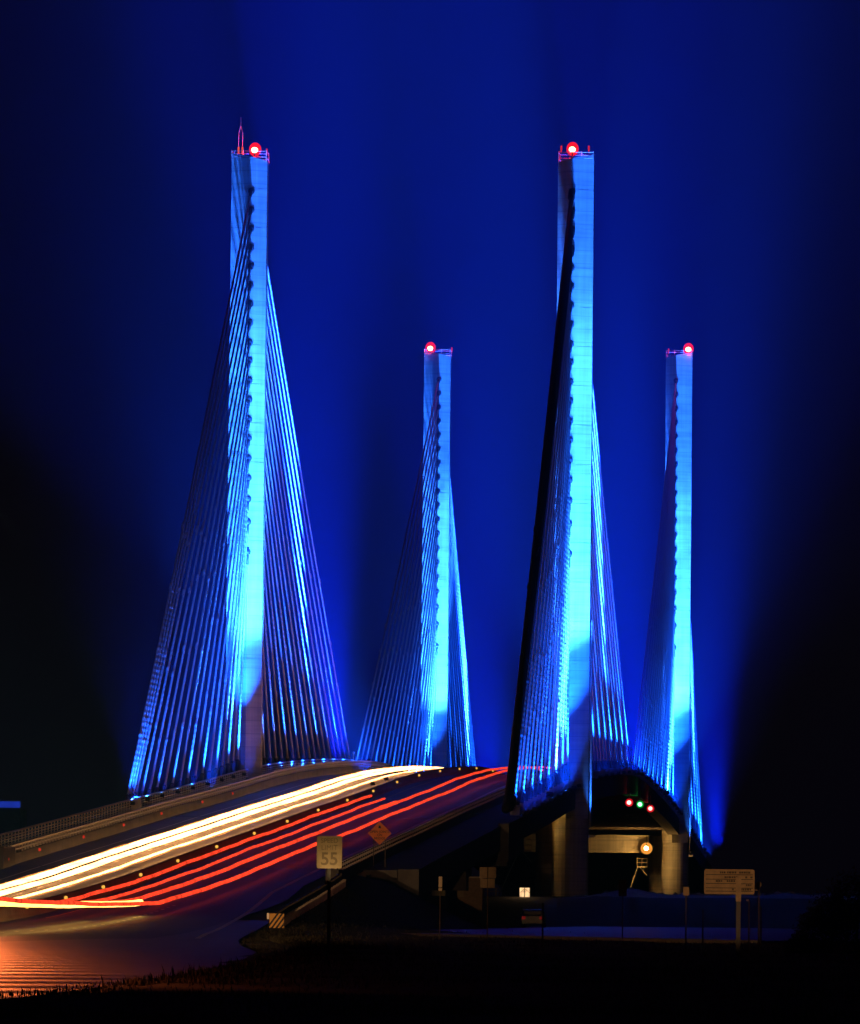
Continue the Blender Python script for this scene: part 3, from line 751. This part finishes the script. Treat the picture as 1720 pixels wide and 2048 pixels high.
# wide board, lit from the front by an added spot
t = thing('wide_sign_board', 'wide tan sign board with dark ruled rows standing on one thick post', 'sign', (47.75, -515, 1.03))
Wd, Hd = 1.86, .92
plate(rrect(Wd, Hd, .08), 0, .03).build('board', 'tan_sign', t)
fr = M['galv']
fo, fi = rrect(Wd, Hd, .08), rrect(Wd - .07, Hd - .07, .07)
mb = MB(); n = len(fo)
mb.v = [(x, -.02, z) for x, z in fo] + [(x, -.02, z) for x, z in fi] + [(x, 0, z) for x, z in fo]
mb.f = [(i, (i + 1) % n, (i + 1) % n + n, i + n) for i in range(n)] + [(i, i + 2*n, (i + 1) % n + 2*n, (i + 1) % n) for i in range(n)]
mb.build('frame', 'yellow_face' if False else 'tan_sign', t)
for z in (.27, .10, -.06, -.22, -.34): MB().box(-.87, .87, -.012, -.001, z - .018, z + .004).build('ruled_line', 'black_ink', t)
rng = random.Random(3)
for (z, x0, x1) in ((.345, -.35, .80), (.17, -.42, .85), (.03, -.5, .2), (-.12, .35, .82), (-.28, .1, .82)):
    x = x0
    while x < x1:
        w = rng.uniform(.03, .09)
        if rng.random() < .8: MB().box(x, x + w, -.01, -.001, z - .035, z + .035).build('worn_lettering', 'wood', t)
        x += w + .018
MB().box(.24, .44, -.035, -.0, -.72, .18).build('post', 'tan_sign', t)
MB().box(.26, .42, .0, .12, -3.0, -.45).build('post', 'dark', t)
def sign_back(name, label, x, y, z, w, h, m='tan_sign', depth=1.9, offx=0):
    t = thing(name, label, 'sign', (x, y, z))
    plate(rrect(w, h, min(w, h) * .12), -.01, .01).build('plate', m, t)
    MB().tube([(offx, .05, -depth), (offx, .05, h * .4)], .035, 6).build('post', 'weather', t)
    return t
sign_back('small_sign', 'small plain upright sign left of the wide tan board', 46.12, -514, .67, .22, .32, depth=2.3)
t = thing('path_lamp', 'small pale lamp head on a post between the wide board and the bush', 'lamp', (48.75, -512, .85))
MB().ball((0, 0, .1), .11, 10, 8, 1.2).build('globe', 'white_sign', t, smooth=True); MB().tube([(.02, 0, -2.4), (.02, 0, 0)], .035, 6).build('post', 'weather', t)
MB().box(-.13, -.03, -.05, .05, -.12, .12).build('side_lamp', 'white_sign', t)
sign_back('small_sign', 'tiny tag-like sign just under the right end of the wide board', 47.75 + .40, -505, .37, .1, .07, depth=2.0, offx=.06)
sign_back('small_sign', 'faint square sign under the bridge between the right tower legs', 38.9, -400, 1.05, .42, .85, 'wood', 2.6)
t = thing('route_sign_cluster', 'cluster of four plain sign backs on one tall thin post below the deck end', 'sign', (31.99, -400, 1.45))
for (a, b, c, d) in ((-.42, -.03, .05, .60), (.02, .42, .05, .60), (-.38, -.03, -.45, .02), (.0, .36, -.45, .02)):
    MB().box(a, b, -.02, .0, c, d).build('plate', 'wood' if a > 0 and c < 0 else 'tan_sign', t)
MB().tube([(0, .05, -3.2), (0, .05, .6)], .035, 6).build('post', 'weather', t)
t = thing('trail_sign', 'narrow white sign on a thin post in front of the grey shed', 'sign', (29.55, -400, 1.1))
MB().box(-.08, .10, -.02, .0, -.1, .45).build('plate', 'white_sign', t); MB().box(-.08, .10, -.02, .0, -.28, -.14).build('plate', 'white_sign', t)
MB().tube([(0, .05, -3.0), (0, .05, .45)], .03, 6).build('post', 'weather', t)
for (x, y, h, lab) in ((18.9 + 19.6, -470, 2.2, 'thin dark post standing alone in the grass below the inlet'), (45.3, -470, 2.0, 'thin dark post in the field left of the wide board'), (47.0, -440, 2.2, 'thin dark post behind the wide board')):
    tag(MB().tube([(x, y, -2), (x, y, -2 + h)], .04, 6).build('field_post', 'weather'), lab, 'post')
# shed, lit board, picnic table, barriers below the bridge
t = thing('utility_shed', 'low tan utility shed under the approach span', 'shed', (17.3, -175, 1.4))
MB().box(-1.0, 1.0, -1.2, 1.2, -3.2, .9).build('wall', 'tan_sign', t); MB().box(-1.1, 1.1, -1.3, 1.3, .9, 1.0).build('roof', 'galv', t)
MB().box(-.95, -.5, -1.24, -1.2, -.6, .7).build('door', 'white_sign', t)
t = thing('lit_notice_board', 'glowing cream notice board with peaked top and dark post by the tower foot', 'notice board', (15.25, -60, .8))
plate([(-.46, 0), (.46, 0), (.46, 1.05), (-.46, 1.05)], -.02, .02).build('panel', 'board_lit', t)
MB().box(-.03, .03, -.1, -.03, -.4, 1.15).build('post', 'black_ink', t)
plate([(-.5, .50), (0, .95), (.5, .50), (.5, .56), (0, 1.02), (-.5, .56)], -.06, -.025).build('gable', 'white_sign', t)
lamp('lamp', 'POINT', (15.25, -61.0, 2.1), 45, (1, .6, .3), t, radius=.15)
t = thing('picnic_table', 'low wooden picnic table on the lit ground by the tower foot', 'picnic table', (11.6, -58, 1.05))
MB().box(-1.1, 1.1, -.4, .4, .72, .78).build('tabletop', 'wood', t)
for y in (-.75, .75): MB().box(-1.1, 1.1, y - .13, y + .13, .42, .47).build('bench', 'wood', t)
for x in (-.85, .85):
    MB().tube([(x, -.75, 0), (x, 0, .72), ], .05, 5).build('leg', 'wood', t); MB().tube([(x, .75, 0), (x, 0, .72)], .05, 5).build('leg', 'wood', t)
# parked car
t = thing('parked_car', 'dark parked car seen from behind with dull red tail lights', 'car', (21.23, -155, -1.62))
prof = [(-2.2, .35), (-2.2, .95), (-1.9, 1.02), (-1.35, 1.45), (.5, 1.48), (1.1, 1.0), (2.1, .85), (2.2, .4)]
mb = MB(); n = len(prof)
mb.v = [(-.88, y, z) for y, z in prof] + [(.88, y, z) for y, z in prof]
mb.f = [tuple(range(n)), tuple(reversed(range(n, 2 * n)))] + [(i, i + n, (i + 1) % n + n, (i + 1) % n) for i in range(n)]
mb.build('body', 'car', t)
MB().box(-.7, .7, -1.86, -1.5, 1.08, 1.36).build('rear_window', 'glass', t)
for sx in (-1, 1):
    MB().box(sx * .72 - .15, sx * .72 + .15, -2.24, -2.19, .68, .92).build('tail_light', 'tail_dim', t)
    for yy in (-1.4, 1.4): MB().tube([(sx * .78, yy, .33), (sx * .92, yy, .33)], .33, 14).build('wheel', 'black_ink', t)
# far building at the left, its blue light put into glowing panels
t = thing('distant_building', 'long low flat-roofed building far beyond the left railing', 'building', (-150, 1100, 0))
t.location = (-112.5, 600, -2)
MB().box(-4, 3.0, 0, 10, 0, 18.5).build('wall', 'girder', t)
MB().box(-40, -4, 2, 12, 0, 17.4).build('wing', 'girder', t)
MB().box(-3.1, 3.0, -.15, -.02, 18.6, 19.7).build('painted_glow_panel', emit('blue_panel', (.02, .06, .75), .55, .2, .3), t)  # no lamp here: floodlit band painted as emission
MB().box(-36, -4.2, 1.85, 1.98, 17.0, 17.3).build('roof_edge_painted_glow', emit('blue_edge', (.01, .02, .5), .10), t)  # faint blue light on the roof edge painted as emission

# ------------------------------------------------------------------ bush and grass
t = thing('bush', 'large dark rounded bush beside the field at the right edge', 'bush', (52.2, -500, -1.9))
rng = random.Random(11)
for (x, z, k) in ((-.6, 1.6, 5), (.1, 2.2, 5), (.9, 1.8, 5)):
    MB().tube([(x * .3, 0, 0), (x * .6, .1, z * .5), (x, rng.uniform(-.4, .4), z)], [.09, .06, .02], 6).build('stem', 'wood', t)
mb = MB()
blobs = [(-.9, .2, 1.7, 1.0), (0, 0, 2.3, 1.15), (1.0, .2, 2.0, 1.2), (-1.5, .3, .9, .9), (1.9, .4, 1.6, 1.1), (.4, -.3, 1.0, 1.3), (-2.1, .2, .4, .6), (2.6, 0, 1.0, 1.0)]
for (bx, by, bz, br) in blobs:
    for k in range(1500):
        v = Vector((rng.gauss(0, 1), rng.gauss(0, 1), rng.gauss(0, 1))).normalized() * br * rng.uniform(.55, 1.08) * (1 + .15 * math.sin(7 * k))
        c = Vector((bx, by, bz)) + v
        a = Vector((rng.gauss(0, 1), rng.gauss(0, 1), rng.gauss(0, 1))).normalized() * .07; b_ = a.orthogonal().normalized() * .035
        i = len(mb.v); mb.v += [tuple(c - a), tuple(c + b_), tuple(c + a), tuple(c - b_)]; mb.f.append((i, i+1, i+2, i+3))
mb.build('leaves', 'leaf', t)
mb = MB(); rng = random.Random(5)
def blade(x, y, z, h, w):
    lean = rng.uniform(-.35, .35) * h; i = len(mb.v)
    mb.v += [(x - w, y, z), (x + w, y, z), (x + lean * .4 + w * .6, y + rng.uniform(-.05, .05), z + h * .6), (x + lean, y, z + h)]
    mb.f.append((i, i + 1, i + 2, i + 3))
for k in range(26000):                       # verge along the pavement and guardrail
    y = rng.uniform(-640, -262); e = edgeX(y); x = e + 0.1 + abs(rng.gauss(0, 2.2))
    d = (y + 815) / 300
    blade(x, y, max(terrain(x, y), R(y) - .5 if x < e + 1 else -99) - .05, rng.uniform(.06, .2) * (1.9 if rng.random() < .06 else 1), .008 + .010 * d)
for k in range(34000):                       # field
    y = -815 + 120 + 480 * rng.random() ** 1.3; d = y + 815
    xc = 56.6 - .0668 * d; x = xc + rng.uniform(-.062, .062) * d
    if x < edgeX(y) + .2: continue
    blade(x, y, terrain(x, y) - .05, rng.uniform(.05, .17) * (1.8 if rng.random() < .05 else 1), .006 + .00004 * d)
tag(mb.build('grass', 'grass'), kind='stuff')
# riprap stones along the dune foot
proto = []
for k in range(5):
    b = MB().ball((0, 0, 0), .5, 7, 5, .7); b.v = [(x * rng.uniform(.8, 1.2), y * rng.uniform(.8, 1.2), z * rng.uniform(.8, 1.2)) for x, y, z in b.v]
    o = b.build('stone', 'rock'); proto.append(o.data); bpy.data.objects.remove(o)
heap = thing('riprap', 'band of pale rough stones along the dune foot beside the far tower legs', 'stones', (30, 20, 0))
for k in range(180):
    x = rng.uniform(18.5, 52); y = rng.uniform(12, 26); o = part(rng.choice(proto), 'stone', heap, (x - 30, y - 20, terrain(x, y) + .1))
    s = rng.uniform(.4, 1.1); o.scale = (s, s, s * .8); o.rotation_euler = (rng.random(), rng.random(), rng.random() * 6)

# ------------------------------------------------------------------ haze
hz = bpy.data.materials.new('night_haze'); hz.use_nodes = True
nt = hz.node_tree; nt.nodes.clear(); o_ = nt.nodes.new('ShaderNodeOutputMaterial'); v = nt.nodes.new('ShaderNodeVolumePrincipled')
v.inputs['Color'].default_value = (.09, .38, 1, 1); v.inputs['Density'].default_value = HAZE; v.inputs['Anisotropy'].default_value = 0.0
nt.links.new(v.outputs[0], o_.inputs['Volume'])
hz.cycles.homogeneous_volume = True
try: hz.cycles.volume_sampling = 'EQUIANGULAR'
except Exception: pass
o = MB().box(-700, 700, -900, 1300, -3.9, 175).build('haze', hz); tag(o, kind='stuff')
